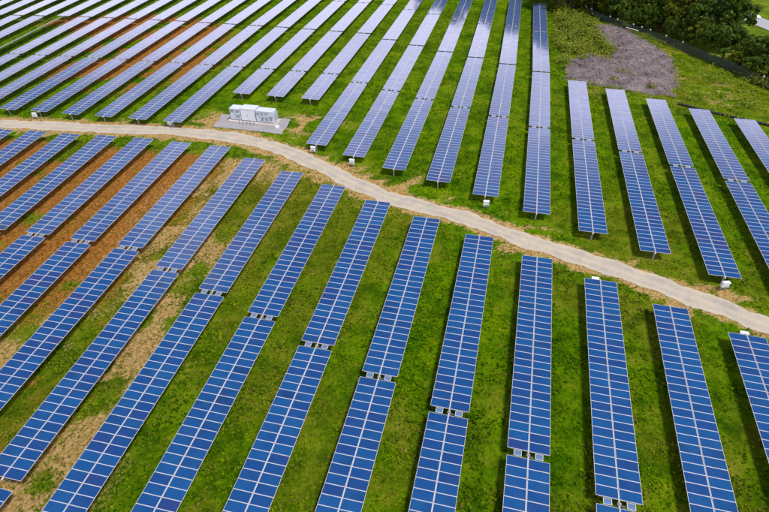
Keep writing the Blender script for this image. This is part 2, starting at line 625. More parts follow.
def ribbon(name, pts, half, material, dz, step=1.0, rag=0.35, seed=5, cuts=6):
    P = [Vector((x, y, 0)) for x, y in pts]
    # Catmull-Rom through the points, resampled
    out = []
    for k in range(len(P) - 1):
        p0, p1, p2, p3 = P[max(k - 1, 0)], P[k], P[k + 1], P[min(k + 2, len(P) - 1)]
        m = max(2, int((p2 - p1).length / step))
        for q in range(m):
            t = q / m
            out.append(0.5 * ((2 * p1) + (p2 - p0) * t + (2 * p0 - 5 * p1 + 4 * p2 - p3) * t * t + (3 * p1 - p0 - 3 * p2 + p3) * t ** 3))
    out.append(P[-1])
    V, A = [], []
    for k, p in enumerate(out):
        d = (out[min(k + 1, len(out) - 1)] - out[max(k - 1, 0)]).normalized()
        nrm = Vector((-d.y, d.x, 0))
        hl = half + rag * (float(fbm(p.x, p.y, 3.0, seed)) - 0.5) * 2 + 0.5 * rag * (float(vnoise(p.x, p.y, 0.9, seed + 7)) - 0.5)
        hr = half + rag * (float(fbm(p.x, p.y, 3.0, seed + 30)) - 0.5) * 2 + 0.5 * rag * (float(vnoise(p.x, p.y, 0.9, seed + 37)) - 0.5)
        for c in range(cuts + 1):
            s = -1 + 2 * c / cuts
            q = p + nrm * (s * (hl if s < 0 else hr))
            V.append((q.x, q.y, Tf(q.x, q.y) + dz + 0.03 * (1 - s * s)))
            A.append(s)
    w = cuts + 1
    F = np.array([(r * w + c + 1, r * w + c, (r + 1) * w + c, (r + 1) * w + c + 1) for r in range(len(out) - 1) for c in range(cuts)])
    me = np_mesh(name, np.array(V), F[:, ::-1], material, True)
    at = me.attributes.new('across', 'FLOAT', 'POINT')
    at.data.foreach_set('value', np.array(A, np.float32))
    if me.polygons[0].normal.z < 0:
        me.flip_normals()
    return tag(link(name, me), kind='structure')


ribbon('dirt_track', ROAD, 1.75, MT['track'], 0.012, 0.4, 0.75)


def sheet(name, poly, material, hfun, step=0.7, kind='structure', rag=0.5, seed=3):
    """polygon filled with a fine grid, edge made ragged by noise"""
    px, py = [p[0] for p in poly], [p[1] for p in poly]
    xs, ys = np.arange(min(px) - 1, max(px) + 1, step), np.arange(min(py) - 1, max(py) + 1, step)
    GX, GY = np.meshgrid(xs, ys)
    wx = GX + (fbm(GX, GY, 2.5, seed) - 0.5) * 2 * rag
    wy = GY + (fbm(GX, GY, 2.5, seed + 50) - 0.5) * 2 * rag
    ins = inside(wx, wy, poly)
    d = poly_dist(wx, wy, poly + [poly[0]])
    V = np.stack([GX, GY, T(GX, GY) + hfun(GX, GY, d)], -1).reshape(-1, 3)
    I = np.arange(GX.size).reshape(GX.shape)
    F = np.stack([I[:-1, :-1], I[:-1, 1:], I[1:, 1:], I[1:, :-1]], -1).reshape(-1, 4)
    ok = ins.ravel()[F].all(1)
    F = F[ok]
    used = np.unique(F)
    mp = np.zeros(GX.size, int)
    mp[used] = np.arange(len(used))
    return tag(link(name, np_mesh(name, V[used], mp[F], material, True)), kind=kind)


sheet('gravel_pad', PAD, MT['padgravel'], lambda x, y, d: 0.055 + 0 * x, 0.16, rag=0.3)
sheet('spoil_ground', HEAP, MT['heap'],
      lambda x, y, d: 0.0 + 1.2 * sm(0, 6, d) * (0.25 + fbm(x, y, 7, 5)) + 1.3 * sm(0, 2.0, d) * (fbm(x, y, 2.6, 8) - 0.38), 0.33, rag=1.5)
ribbon('paved_road', [(60, 262), (76, 241), (83, 225), (89, 208), (100, 180), (118, 140)], 6.0, MT['asphalt'], 0.05, 2.0, 0.3)

# ------------------------------------------------------------------ solar panels
PA, PB, PP = 1.96, 1.016, 1.03       # length across the row, width along it, spacing
CX = 0.036 + PA / 2                  # centre of a column of panels from the tube
FRM, THK = 0.030, 0.04


def panel_geo():
    a, b, w, t, g = PA / 2, PB / 2, FRM, THK, 0.006
    V = []
    for z, i in ((0, 0), (t, 0), (t, w), (t - g, w)):
        V += [(-a + i, -b + i, z), (a - i, -b + i, z), (a - i, b - i, z), (-a + i, b - i, z)]
    F, Mi = [], []
    for r in range(3):
        for k in range(4):
            F.append((r * 4 + k, r * 4 + (k + 1) % 4, r * 4 + 4 + (k + 1) % 4, r * 4 + 4 + k))
            Mi.append(0)
    F.append((12, 13, 14, 15))
    Mi.append(1)
    F.append((3, 2, 1, 0))
    Mi.append(2)
    return np.array(V), np.array(F), np.array(Mi)


PV, PF, PM = panel_geo()
PMATS = [MT['alu'], MT['glass'], MT['back']]


def panel_mesh(name, offs):
    n = len(offs)
    V = (PV[None] + np.array(offs)[:, None, :]).reshape(-1, 3)
    F = (PF[None] + (np.arange(n) * len(PV))[:, None, None]).reshape(-1, 4)
    me = np_mesh(name, V, F, PMATS)
    me.polygons.foreach_set('material_index', np.tile(PM, n).astype(np.int32))
    uv = me.uv_layers.new(name='cells')
    one = np.zeros((len(PF), 4, 2), np.float32)
    one[12] = [(0, 0), (1, 0), (1, 1), (0, 1)]
    uv.data.foreach_set('uv', np.tile(one.reshape(-1), n))
    me.update()
    return me


ONE_PANEL = panel_mesh('solar_panel', [(0, 0, 0)])
HUB = 1.34            # height of the torque tube's centre
TOP = 0.085           # underside of the panels above the tube's centre
_cache = {}


def cached(key, fn):
    if key not in _cache:
        _cache[key] = fn()
    return _cache[key]


def wing_offs(n, side):
    return [(sx * CX, side * (0.40 + PP * (k + 0.5)), TOP) for k in range(n) for sx in (-1, 1)]


def tube_mesh(lo, hi):
    return MB().tube((0, lo, 0), (0, hi, 0), 0.075, n=10).mesh('torque_tube', MT['tube'], True)


def rails_mesh(n, side):
    b = MB()
    for k in range(n + 1):
        y = side * (0.40 + PP * k)
        y = max(min(y, 0.40 + PP * n - 0.05), -(0.40 + PP * n - 0.05))
        b.box(-1.75, 1.75, y - 0.025, y + 0.025, TOP - 0.05, TOP - 0.004)
    return b.mesh('mounting_rails', MT['galv'])


def post_mesh():
    b = MB()
    z0, z1 = -0.9, HUB - 0.08
    b.box(-0.09, 0.09, -0.075, -0.066, z0, z1).box(-0.09, 0.09, 0.066, 0.075, z0, z1).box(-0.006, 0.006, -0.066, 0.066, z0, z1)
    return b.mesh('post', MT['galv'])


def bearing_mesh():
    b = MB()
    b.tube((0, -0.05, 0), (0, 0.05, 0), 0.11, n=10).box(-0.13, 0.13, -0.06, 0.06, -0.17, -0.07)
    return b.mesh('bearing', MT['galv'])


def drive_mesh():
    b = MB()
    b.tube((0, -0.12, 0), (0, 0.12, 0), 0.19, n=14).box(-0.14, 0.14, -0.11, 0.11, -0.28, -0.1, 0)
    b.tube((0.12, 0, -0.2), (0.52, 0, -0.2), 0.075, n=10, mi=1)
    return b.mesh('drive_motor', [MT['galv'], MT['cabd']], False)


def ctrl_mesh():
    """small panel set in the gap over the drive"""
    b = MB()
    a, c = 0.37, 0.30
    b.box(-a, a, -c, c, 0, 0.03, 0)
    b.add([(-a + .05, -c + .04, 0.033), (a - .05, -c + .04, 0.033), (a - .05, c - .04, 0.033), (-a + .05, c - .04, 0.033)], [(0, 1, 2, 3)], 1)
    me = b.mesh('controller_panel', [MT['alu'], MT['ctrl']])
    return me


MT['ctrl'] = mat('pale_blue_module', (0.10, 0.17, 0.32), 0.3, 0.0, 0.25, 1.0)

ORD = ['first', 'second', 'third', 'fourth', 'fifth', 'sixth', 'seventh', 'eighth', 'ninth', 'tenth', 'eleventh', 'twelfth', 'thirteenth', 'fourteenth',
       'fifteenth', 'sixteenth', 'seventeenth', 'eighteenth', 'nineteenth', 'twentieth', 'twenty-first', 'twenty-second', 'twenty-third', 'twenty-fourth',
       'twenty-fifth', 'twenty-sixth', 'twenty-seventh', 'twenty-eighth']


def tracker(block, row, yd, nlo, nhi, label, group, tilt=0.0, fine=(True, True)):
    ya, yb = yd - 0.4 - nlo * PP, yd + 0.4 + nhi * PP
    xa, xb = row_x(block, row, ya), row_x(block, row, yb)
    za, zb = Tf(xa, ya), Tf(xb, yb)
    f = (yd - ya) / (yb - ya)
    L = math.hypot(xb - xa, yb - ya)
    root = empty('solar_tracker', (xa + (xb - xa) * f, yd, za + (zb - za) * f), (math.atan2(zb - za, L), 0, -math.atan2(xb - xa, yb - ya)))
    tag(root, label, 'solar tracker', group)
    rz = Matrix.LocRotScale(root.location, root.rotation_euler, None)
    lo, hi = -0.4 - nlo * PP, 0.4 + nhi * PP
    tz = Matrix.Translation((0, 0, HUB)) @ Matrix.Rotation(tilt, 4, 'Y')

    def put(name, me, loc=(0, 0, 0)):
        o = link(name, me, root)
        o.matrix_local = tz @ Matrix.Translation(loc)
        return o
    put('torque_tube', cached(('t', nlo, nhi), lambda: tube_mesh(lo - 0.28, hi + 0.28)))
    for side, n, fn in ((-1, nlo, fine[0]), (1, nhi, fine[1])):
        offs = wing_offs(n, side)
        seen = False
        for o in offs:
            q = project(rz @ (tz @ Vector(o)))
            if q and -25 < q[0] < 794 and -25 < q[1] < 537:
                seen = True
                break
        if fn and seen:
            for o in offs:
                p = link('solar_panel', ONE_PANEL, root)
                jt = Matrix.Rotation(random.gauss(0, 0.0035), 4, 'Y') @ Matrix.Rotation(random.gauss(0, 0.003), 4, 'X')
                p.matrix_local = tz @ Matrix.Translation(o) @ jt
        else:
            tag(put('panel_array', cached(('w', n, side), lambda: panel_mesh('panel_array', offs))), kind='stuff')
        put('mounting_rails', cached(('r', n, side), lambda: rails_mesh(n, side)))
        c = max(2, round(n * PP / 7.3) + 1)
        for k in range(c):
            y = side * (2.6 + (n * PP - 2.4) * k / (c - 1))
            link('post', cached('p', post_mesh), root, (0, y, 0))
            put('bearing', cached('b', bearing_mesh), (0, y, 0))
    link('post', cached('p', post_mesh), root, (0, 0, -0.12))
    put('drive_motor', cached('d', drive_mesh))
    for s in (-1, 1):
        put('controller_panel', cached('c', ctrl_mesh), (s * 1.0, 0, TOP))
    return root


NEAR_TOP = {-3: 52.0, -2: 55.1, -1: 58.3, 0: 61.4, 1: 64.6, 2: 67.5, 3: 70.4, 4: 73.5, 5: 76.3, 6: 79.4, 7: 82.7, 8: 82.9, 9: 83.2, 10: 83.2, 11: 82.9, 12: 82.9, 13: 82.8}
for i, top in NEAR_TOP.items():
    tracker('near', i, top - 0.4 - 29 * PP, 29, 29, f'deep blue solar tracker below the dirt track, {ORD[i + 3]} row counted from the right',
            'solar trackers below the dirt track', math.radians(random.gauss(-0.4, 0.25)))
tracker('near', 6, 79.4 - 60.54 - 0.9 - 0.4 - 29 * PP, 29, 29, 'solar tracker with only its end corner showing at the bottom left corner',
        'solar trackers below the dirt track')

FAR_DRIVE = {-5: 87.2, -4: 89.9, -3: 92.9, -2: 96.3, -1: 99.2, 0: 102.5, 1: 105.7, 2: 108.4, 3: 110.8, 4: 113.8, 5: 116.7, 6: 120.4, 7: 120.5, 8: 120.6, 9: 120.8,
             10: 120.9, 11: 121.0, 12: 121.1, 13: 121.4, 14: 121.5, 15: 121.7, 16: 121.9, 17: 122.1, 18: 122.2, 19: 122.3, 20: 122.4, 21: 122.5}
for i, yd in FAR_DRIVE.items():
    tl = math.radians(random.gauss(-0.3, 0.25))
    lab = f'pale solar tracker above the dirt track, {ORD[i + 5]} row counted from the right'
    nlo = 29
    if i in (6, 7, 8):
        nlo = 14
        lab = f'pale solar tracker shortened to clear the transformer pad, {ORD[i - 6]} short row from the right'
    if i == 18:
        tl = math.radians(-19.5)
        lab = 'solar tracker turned nearly edge-on above a yellow grass strip at top left'
    tracker('far', i, yd, nlo, 29, lab, 'solar trackers above the dirt track', tl, (i <= 5, False))
for i in range(0, 24):
    n = 32 if i < 2 else 29
    g = FAR_DRIVE.get(i, 122.6) + 0.4 + 29 * PP + 0.75
    tracker('far', i, g + 0.4 + n * PP, n, n, f'distant pale solar tracker along the top edge, {ORD[i]} row left of the trees',
            'solar trackers in the far band', math.radians(random.gauss(-0.3, 0.25)), (False, False))


# ------------------------------------------------------------------ inverter boxes at row ends
def inverter_box(x, y, label, rot=0.0, h=1.0):
    r = empty('inverter_box', (x, y, Tf(x, y)), (0, 0, rot))
    tag(r, label, 'electrical box', 'inverter boxes at the row ends')
    for s in (-1, 1):
        MB().box(s * 0.34 - 0.03, s * 0.34 + 0.03, -0.03, 0.03, -0.3, 0.72 * h).build('leg', MT['galv'], r)
    b = MB().box(-0.42, 0.42, -0.2, 0.2, 0.62 * h, 1.55 * h)
    b.build('cabinet', MT['cabw'], r)
    d = MB().box(-0.37, 0.37, -0.222, -0.203, 0.67 * h, 1.48 * h).build('door', MT['cabw'], r)
    MB().box(0.27, 0.31, -0.25, -0.224, 1.02 * h, 1.16 * h).build('handle', MT['cabd'], d)
    MB().box(-0.47, 0.47, -0.28, 0.25, 1.553 * h, 1.60 * h).build('roof', MT['cabw'], r)
    c = MB()
    for q in range(3):
        c.tube((-0.2 + 0.2 * q, 0, -0.2), (-0.2 + 0.2 * q, 0, 0.618 * h), 0.035, n=6)
    c.build('conduit', MT['cabd'], r)
    v = MB()
    for q in range(4):
        v.box(-0.25, 0.25, -0.236, -0.2225, (0.74 + 0.05 * q) * h, (0.765 + 0.05 * q) * h)
    v.build('vent', MT['cabd'], r)


for x, y, lb in ((-32.9, 85.6, 'white electrical box on legs at a row end nearest the transformer pad, right of it'),
                 (-24.6, 82.4, 'white electrical box on legs at the row end, second right of the transformer pad'),
                 (-0.35, 74.0, 'white electrical box on legs under a row end in the middle above the track'),
                 (31.5, 61.6, 'white electrical box on legs at the row end near the right edge above the track'),
                 (-97.0, 90.3, 'white electrical box on legs at a row end near the left edge above the track'),
                 (-65.3, 90.9, 'white electrical box on legs at the row end left of the transformer pad')):
    inverter_box(x, y, lb, random.uniform(-0.25, 0.25), 0.85)
for x, y, lb in ((15.0, 58.75, 'white electrical box behind the far end of the third near row from the right'),
                 (31.3, 52.5, 'white electrical box behind the far end of the rightmost near row')):
    inverter_box(x, y, lb, math.pi, 0.8)


# ------------------------------------------------------------------ transformer station
def station():
    z = Tf(-49, 96) + 0.05
    r0 = (-0.0)
    pl = MB().box(-5.2, 5.2, -0.65, 2.6, -0.2, 0.22).build('concrete_plinth', MT['conc'], None, (-49.2, 95.4, z))
    tag(pl, 'long low concrete plinth carrying the three transformer cabinets', 'plinth')
    zb = z + 0.22

    def cabinet(name, x0, x1, depth, h, label, doors, louvres, fins=0, m='cab'):
        r = empty(name, (-49.2 + (x0 + x1) / 2, 95.4, zb))
        tag(r, label, 'electrical cabinet', 'cabinets of the transformer station')
        w = (x1 - x0) / 2
        MB().box(-w, w, 0, depth, 0.0, h).build('housing', MT[m], r)
        MB().box(-w - 0.05, w + 0.05, -0.08, depth + 0.05, h + 0.003, h + 0.10).build('roof', MT['cab'], r)
        MB().box(-w + 0.05, w - 0.05, -0.03, -0.002, 0.0, 0.14).build('base_rail', MT['cabd'], r)
        dw = 2 * w / doors
        for k in range(doors):
            xa, xb = -w + k * dw + 0.04, -w + (k + 1) * dw - 0.04
            d = MB().box(xa, xb, -0.045, -0.003, 0.2, h - 0.1).build('door', MT[m], r)
            MB().box(xb - 0.13, xb - 0.08, -0.09, -0.048, h * 0.45, h * 0.58).build('handle', MT['cabd'], d)
            if louvres[k]:
                for (a, b_) in louvres[k]:
                    lv = MB()
                    q = a
                    while q < b_:
                        lv.box(xa + 0.12, xb - 0.2, -0.075, -0.047, h * q, h * q + 0.06)
                        q += 0.13 / h
                    lv.build('louvre', MT['cabd'], d)
        for k in range(fins):
            xx = w + 0.004
            yy = 0.15 + (depth - 0.3) * k / (fins - 1)
            MB().box(xx, xx + 0.3, yy - 0.03, yy + 0.03, 0.3, h - 0.35).build('cooling_fin', MT[m], r)
        return r
    cabinet('inverter_cabinet', -4.7, -2.45, 1.9, 2.35, 'left grey cabinet of the transformer station, with dark vents', 2, [[(0.72, 0.9)], [(0.25, 0.5), (0.72, 0.9)]])
    cabinet('transformer_cabinet', -2.35, 0.75, 2.2, 2.5, 'plain pale middle cabinet of the transformer station', 2, [None, None], 0, 'cabw')
    cabinet('switchgear_cabinet', 0.95, 4.6, 1.9, 2.35, 'right grey cabinet of the transformer station, with many dark vents', 4,
            [[(0.68, 0.88)], [(0.2, 0.5), (0.68, 0.88)], [(0.2, 0.5), (0.75, 0.88)], [(0.25, 0.6)]], 6)
    for k, x in enumerate((-2.4, -1.6, -0.8, 0.0, 0.8)):
        o = MB().tube((0, 0, -0.2), (0, 0, 0.85), 0.06, n=8).tube((0, 0, 0.85), (0, 0, 0.9), 0.075, 0.05, n=8, mi=0).build(
            'bollard', MT['cabd'], None, (-49.2 + x, 94.3, Tf(-49.2 + x, 94.3)))
        tag(o, f'short dark bollard in front of the station, {ORD[k]} from the left', 'bollard', 'bollards before the transformer station')
    x, y = -43.4, 94.2
    o = empty('ground_box', (x, y, Tf(x, y) + 0.05), (0, 0, 0.3))
    tag(o, 'small white box on the right end of the gravel pad', 'electrical box')
    MB().box(-0.35, 0.35, -0.25, 0.25, -0.05, 0.32).build('housing', MT['white'], o)
    MB().box(-0.38, 0.38, -0.28, 0.28, 0.323, 0.38).build('lid', MT['white'], o)


station()


# ------------------------------------------------------------------ fence, dark line in the grass
def walk(pts, step):
    out, carry = [], 0.0
    for (ax, ay), (bx, by) in zip(pts[:-1], pts[1:]):
        l = math.hypot(bx - ax, by - ay)
        s = carry
        while s < l:
            out.append((ax + (bx - ax) * s / l, ay + (by - ay) * s / l))
            s += step
        carry = s - l
    return out


def make_fence():
    x0, y0 = FENCE[0]
    r = empty('boundary_fence', (x0, y0, Tf(x0, y0)))
    tag(r, 'dark boundary fence with white post tops in front of the trees', 'fence')
    pts = walk(FENCE[2:], 3.0)
    o0 = Vector(r.location)
    pm = MB().tube((0, 0, -0.4), (0, 0, 2.15), 0.05, n=6).mesh('fence_post', MT['fence'])
    cmh = MB().box(-0.13, 0.13, -0.13, 0.13, 2.15, 2.42).mesh('post_cap', MT['white'])
    for k, (x, y) in enumerate(pts):
        p = link('fence_post', pm, r, Vector((x, y, Tf(x, y))) - o0)
        if hash2(k, 3, 1) > 0.45:
            link('post_cap', cmh, p)
    for k in range(len(pts) - 1):
        a, b = Vector((*pts[k], Tf(*pts[k]))) - o0, Vector((*pts[k + 1], Tf(*pts[k + 1]))) - o0
        d = (b - a)
        n = Vector((-d.y, d.x, 0)).normalized() * 0.012
        m = MB()
        # welded mesh: two rails, close-set wires
        for h in (0.08, 0.6, 1.1, 1.6, 2.05):
            m.tube(a + Vector((0, 0, h)), b + Vector((0, 0, h)), 0.022, n=4)
        for q in range(1, 20):
            c = a + d * (q / 20)
            m.tube(c + Vector((0, 0, 0.05)), c + Vector((0, 0, 2.1)), 0.028, n=3)
        m.build('mesh_panel', MT['fence'], r)


make_fence()


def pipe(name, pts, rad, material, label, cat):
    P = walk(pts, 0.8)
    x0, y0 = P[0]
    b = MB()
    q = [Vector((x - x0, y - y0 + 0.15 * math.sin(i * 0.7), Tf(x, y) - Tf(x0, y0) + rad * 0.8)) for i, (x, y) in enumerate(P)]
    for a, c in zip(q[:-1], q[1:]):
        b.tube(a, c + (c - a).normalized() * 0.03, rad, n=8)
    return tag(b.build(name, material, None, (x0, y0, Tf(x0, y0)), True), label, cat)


pipe('dark_line_tube', [(37.5, 125.4), (44.1, 122.4), (48.2, 121.3), (56, 118.2), (70, 113)], 0.28, MT['rubber'],
     'dark line in the grass behind the right-hand row ends, built as a black tube', 'pipe')  # black tube stands in for a dark line on the ground
o = MB().tube((0, 0, 0.0), (3.2, -3.0, 0.0), 0.09, n=8).build('white_rail', MT['white'], None, (33.2, 183.2, Tf(33.2, 183.2) + 1.0))
tag(o, 'white rail along the fence behind the spoil ground', 'rail')


# ------------------------------------------------------------------ vegetation
def leaf_cards(C, size, up=0.5):
    """C (n,3) centres -> quads with random facing"""
    n = len(C)
    nv = RNG.normal(size=(n, 3))
    nv[:, 2] = np.abs(nv[:, 2]) + up
    nv /= np.linalg.norm(nv, axis=1)[:, None]
    a = RNG.normal(size=(n, 3))
    a -= (a * nv).sum(1)[:, None] * nv
    a /= np.linalg.norm(a, axis=1)[:, None]
    b = np.cross(nv, a)
    s = (size * RNG.uniform(0.6, 1.4, n))[:, None]
    V = np.stack([C - a * s, C + b * s * 0.6, C + a * s, C - b * s * 0.6], 1).reshape(-1, 3)
    F = np.arange(4 * n).reshape(n, 4)
    return V, F


def crown_mesh(seed, R, H, base, material, nclump=60, per=110, size=0.34):
    g = np.random.default_rng(seed)
    C = []
    for k in range(nclump):
        while True:
            p = g.uniform(-1, 1, 3)
            q = np.linalg.norm(p)
            if 0.35 < q < 1:
                break
        lob = 1 + 0.22 * math.sin(3 * math.atan2(p[1], p[0]) + seed) + 0.15 * math.sin(5 * math.atan2(p[1], p[0]) + 2 * seed)
        c = np.array([p[0] * R * lob, p[1] * R * lob, base + H * 0.5 + p[2] * H * 0.5])
        rr = g.uniform(0.14, 0.28) * R
        q = g.normal(size=(per, 3))
        q /= np.linalg.norm(q, axis=1)[:, None]
        q *= (g.uniform(0.35, 1, per) ** 0.5)[:, None] * rr
        q[:, 2] *= 0.75
        C.append(c + q)
    V, F = leaf_cards(np.concatenate(C), size)
    return np_mesh('crown', V, F, material)


def trunk_mesh(seed, H, R):
    g = random.Random(seed)
    b = MB()
    p, r = Vector((0, 0, -0.3)), 0.045 * H * 0.5 + 0.08
    for k in range(6):
        q = p + Vector((g.uniform(-.2, .2), g.uniform(-.2, .2), H * 0.14))
        b.tube(p, q, r, r * 0.82, 7, cap=False)
        p, r = q, r * 0.82
        if k >= 2:
            for s in range(3):
                a = g.uniform(0, 6.28)
                e = p + Vector((math.cos(a) * R * 0.6, math.sin(a) * R * 0.6, H * g.uniform(0.08, 0.2)))
                b.tube(p, e, r * 0.5, r * 0.12, 5, cap=False)
    return b.mesh('trunk', MT['bark'])


TREEV = []
for k in range(5):
    mt = MT['leaf_a'] if k % 2 == 0 else MT['leaf_b']
    TREEV.append((crown_mesh(100 + k, 4.6, 9.5, 2.2, mt), trunk_mesh(k, 11.5, 4.4)))


TREEV.append((crown_mesh(140, 4.6, 6.5, 0.3, MT['scrub'], 50, 90, 0.5), trunk_mesh(9, 7.0, 3.6)))


def tree(x, y, s, kind, label, hs=1.0):
    r = empty('broadleaf_tree', (x, y, Tf(x, y)), (0, 0, random.uniform(0, 6.28)))
    r.scale = (s, s, s * hs)
    tag(r, label, 'tree', 'trees beyond the fence')
    link('trunk', TREEV[kind][1], r)
    link('crown', TREEV[kind][0], r)


tn = 0
spots = []
g = random.Random(5)
# belt of trees behind the fence, three deep, thinning out where the road passes at the right
fp = walk(FENCE, 5.6)
for depth in range(5):
    for k, (x, y) in enumerate(fp):
        dd = 5.5 + depth * 6.5
        xx, yy = x + dd * 0.80 + g.uniform(-1.6, 1.6), y + dd * 0.60 + g.uniform(-1.6, 1.6)
        if xx > 64 and yy > 128 and depth > 2:
            continue
        q = project((xx, yy, Tf(xx, yy) + 6))
        if q and q[0] > 733 and q[1] < 60:
            continue
        if xx > 78:
            continue
        spots.append((xx, yy, depth))
spots += [(13.2, 199.5, 0), (17.2, 201, 0), (21.0, 202.5, 0), (14.5, 205, 1), (19.5, 207, 1), (24.5, 203, 1), (12, 214, 2), (18, 217, 2), (25, 213, 2), (9, 225, 3), (31, 205, 2), (16, 228, 3)]
edge_shrubs = [(57.5, 157.5), (61.5, 156), (55.5, 163), (60, 161), (64, 158), (66.5, 151.5), (74, 127), (70.5, 144), (75, 134), (68.5, 133.5), (65.2, 138), (62, 147.5), (60.5, 150.5), (63.5, 146), (66, 141), (69, 135.5), (72, 130), (64.5, 152), (67.5, 147), (71, 140)]
vis = []
for xx, yy, dep in spots:
    q = project((xx, yy, Tf(xx, yy) + 8))
    if q and -20 < q[0] < 800 and -40 < q[1]:
        vis.append((q[0], xx, yy, dep))
vis.sort()
cnt = {}
for q, xx, yy, dep in vis:
    cnt[dep] = cnt.get(dep, 0) + 1
    where = ('directly behind the fence', 'in the second line behind the fence', 'in the third line behind the fence', 'in the fourth line behind the fence',
             'in the rearmost line behind the fence')[dep]
    kind = g.randrange(5)
    tree(xx, yy, g.choice((0.7, 0.85, 1.0, 1.25, 1.5)) * (1.3 if xx < 26 and dep else 0.9 if xx < 22 else 0.72 if dep == 0 else 1.0), kind, f'{("dark", "olive")[kind % 2]} green tree {where}, {ORD[min(cnt[dep], 28) - 1]} from the left', g.uniform(0.85, 1.1))
def from_left(pts):
    return sorted(pts, key=lambda p: project((p[0], p[1], Tf(*p) + 2))[0])


big = set(edge_shrubs[:5])
for k, (xx, yy) in enumerate(from_left(edge_shrubs)):
    tree(xx, yy, g.uniform(0.5, 0.8) * (1.35 if (xx, yy) in big else 1.0), g.randrange(5), f'small dark tree or bush behind the right end of the fence, {ORD[k]} from the left', 0.8)
for k, (xx, yy) in enumerate(from_left([(14.0, 197.5), (17.5, 192), (21.5, 190.5), (15.5, 184), (20.0, 179), (23.0, 183.5), (18.5, 170), (22.8, 166.5), (25.0, 158.5), (16.5, 163), (14.8, 175)])):
    tree(xx, yy, g.uniform(0.26, 0.46), 5, f'bushy shrub in the scrub beside the spoil ground, {ORD[k]} from the left', 0.75)
# the belt goes on past the far row ends, where the panels mirror it
for k in range(16):
    u = (k // 2) / 7
    xx, yy = 6 - 44 * u + g.uniform(-1.5, 1.5) + 3 * (k % 2), 213 + 25 * u + g.uniform(-1.5, 1.5) + 7 * (k % 2)
    tree(xx, yy, g.uniform(1.05, 1.4), g.randrange(5), f'tall tree past the far row ends, mirrored in the panels, {ORD[k]} from the right', 1.1)
print('TREES', len(vis))


def scrub():
    """rough scrub round the spoil ground and along the fence: one mass of ground cover"""
    n = 5200
    X, Y = RNG.uniform(9, 76, n), RNG.uniform(112, 205, n)
    fd = poly_dist(X, Y, FENCE)
    side = np.zeros(n, bool)
    # field side of the fence
    fx = np.interp(Y, [p[1] for p in FENCE[::-1]], [p[0] for p in FENCE[::-1]])
    side = X < fx - 0.8
    hp = inside(X, Y, HEAP)
    ylim = 124 + np.clip((22 - X) * 0.4, 0, 9) - np.clip(X - 38, 0, 40) * 0.55
    bushy = inside(X, Y, [(10.5, 200), (25, 197), (24.5, 172), (27.6, 163.8), (26.6, 152.6), (20.5, 155.3), (15.4, 147.9), (12, 140), (12, 190)])
    dens = np.where(bushy, 0.30 + 0.8 * sm(0.4, 0.6, fbm(X, Y, 4, 66)), 0.28 * sm(0.35, 0.6, fbm(X, Y, 6, 60)) + 0.05)
    rowx = X > 12.3
    ok = side & ~hp & (Y > ylim + 2) & rowx & (RNG.uniform(size=n) < dens)
    X, Y, bushy = X[ok], Y[ok], bushy[ok]
    C = []
    for x, y, bu in zip(X, Y, bushy):
        h = (0.4 + 2.6 * RNG.uniform() ** 2) * (1.0 if bu else 0.5)
        m = int(10 + 22 * h if bu else 14)
        p = RNG.normal(size=(m, 3)) * np.array([0.55, 0.55, 0.3]) * (0.6 + h * 0.5)
        p[:, 2] = np.abs(p[:, 2]) + h * RNG.uniform(0.1, 0.6, m)
        C.append(p + np.array([x, y, Tf(x, y)]))
    for x, y, r in ((27, 141, 1.6), (29.5, 139, 1.2), (24.5, 136, 1.0), (25, 150, 1.3), (19, 150, 1.2), (33, 133, 1.0), (22, 153, 1.6)):
        p = RNG.normal(size=(90, 3)) * np.array([0.5, 0.5, 0.2]) * r
        p[:, 2] = np.abs(p[:, 2]) + 0.7
        C.append(p + np.array([x, y, Tf(x, y)]))
    # low bushes along the lower end of the fence
    for k in range(120):
        u = RNG.uniform(0, 1)
        x, y = 58 + 16 * u + RNG.uniform(0, 5), 148 - 30 * u + RNG.uniform(-1, 4)
        p = RNG.normal(size=(70, 3)) * np.array([0.9, 0.9, 0.6])
        p[:, 2] = np.abs(p[:, 2]) + RNG.uniform(0.2, 1.4)
        C.append(p + np.array([x, y, Tf(x, y)]))
    V, F = leaf_cards(np.concatenate(C), 0.22, 0.8)
    o = link('scrub', np_mesh('scrub', V, F, MT['scrub']))
    tag(o, 'rough yellow-green scrub around the grey spoil ground', 'scrub', kind='stuff')


scrub()


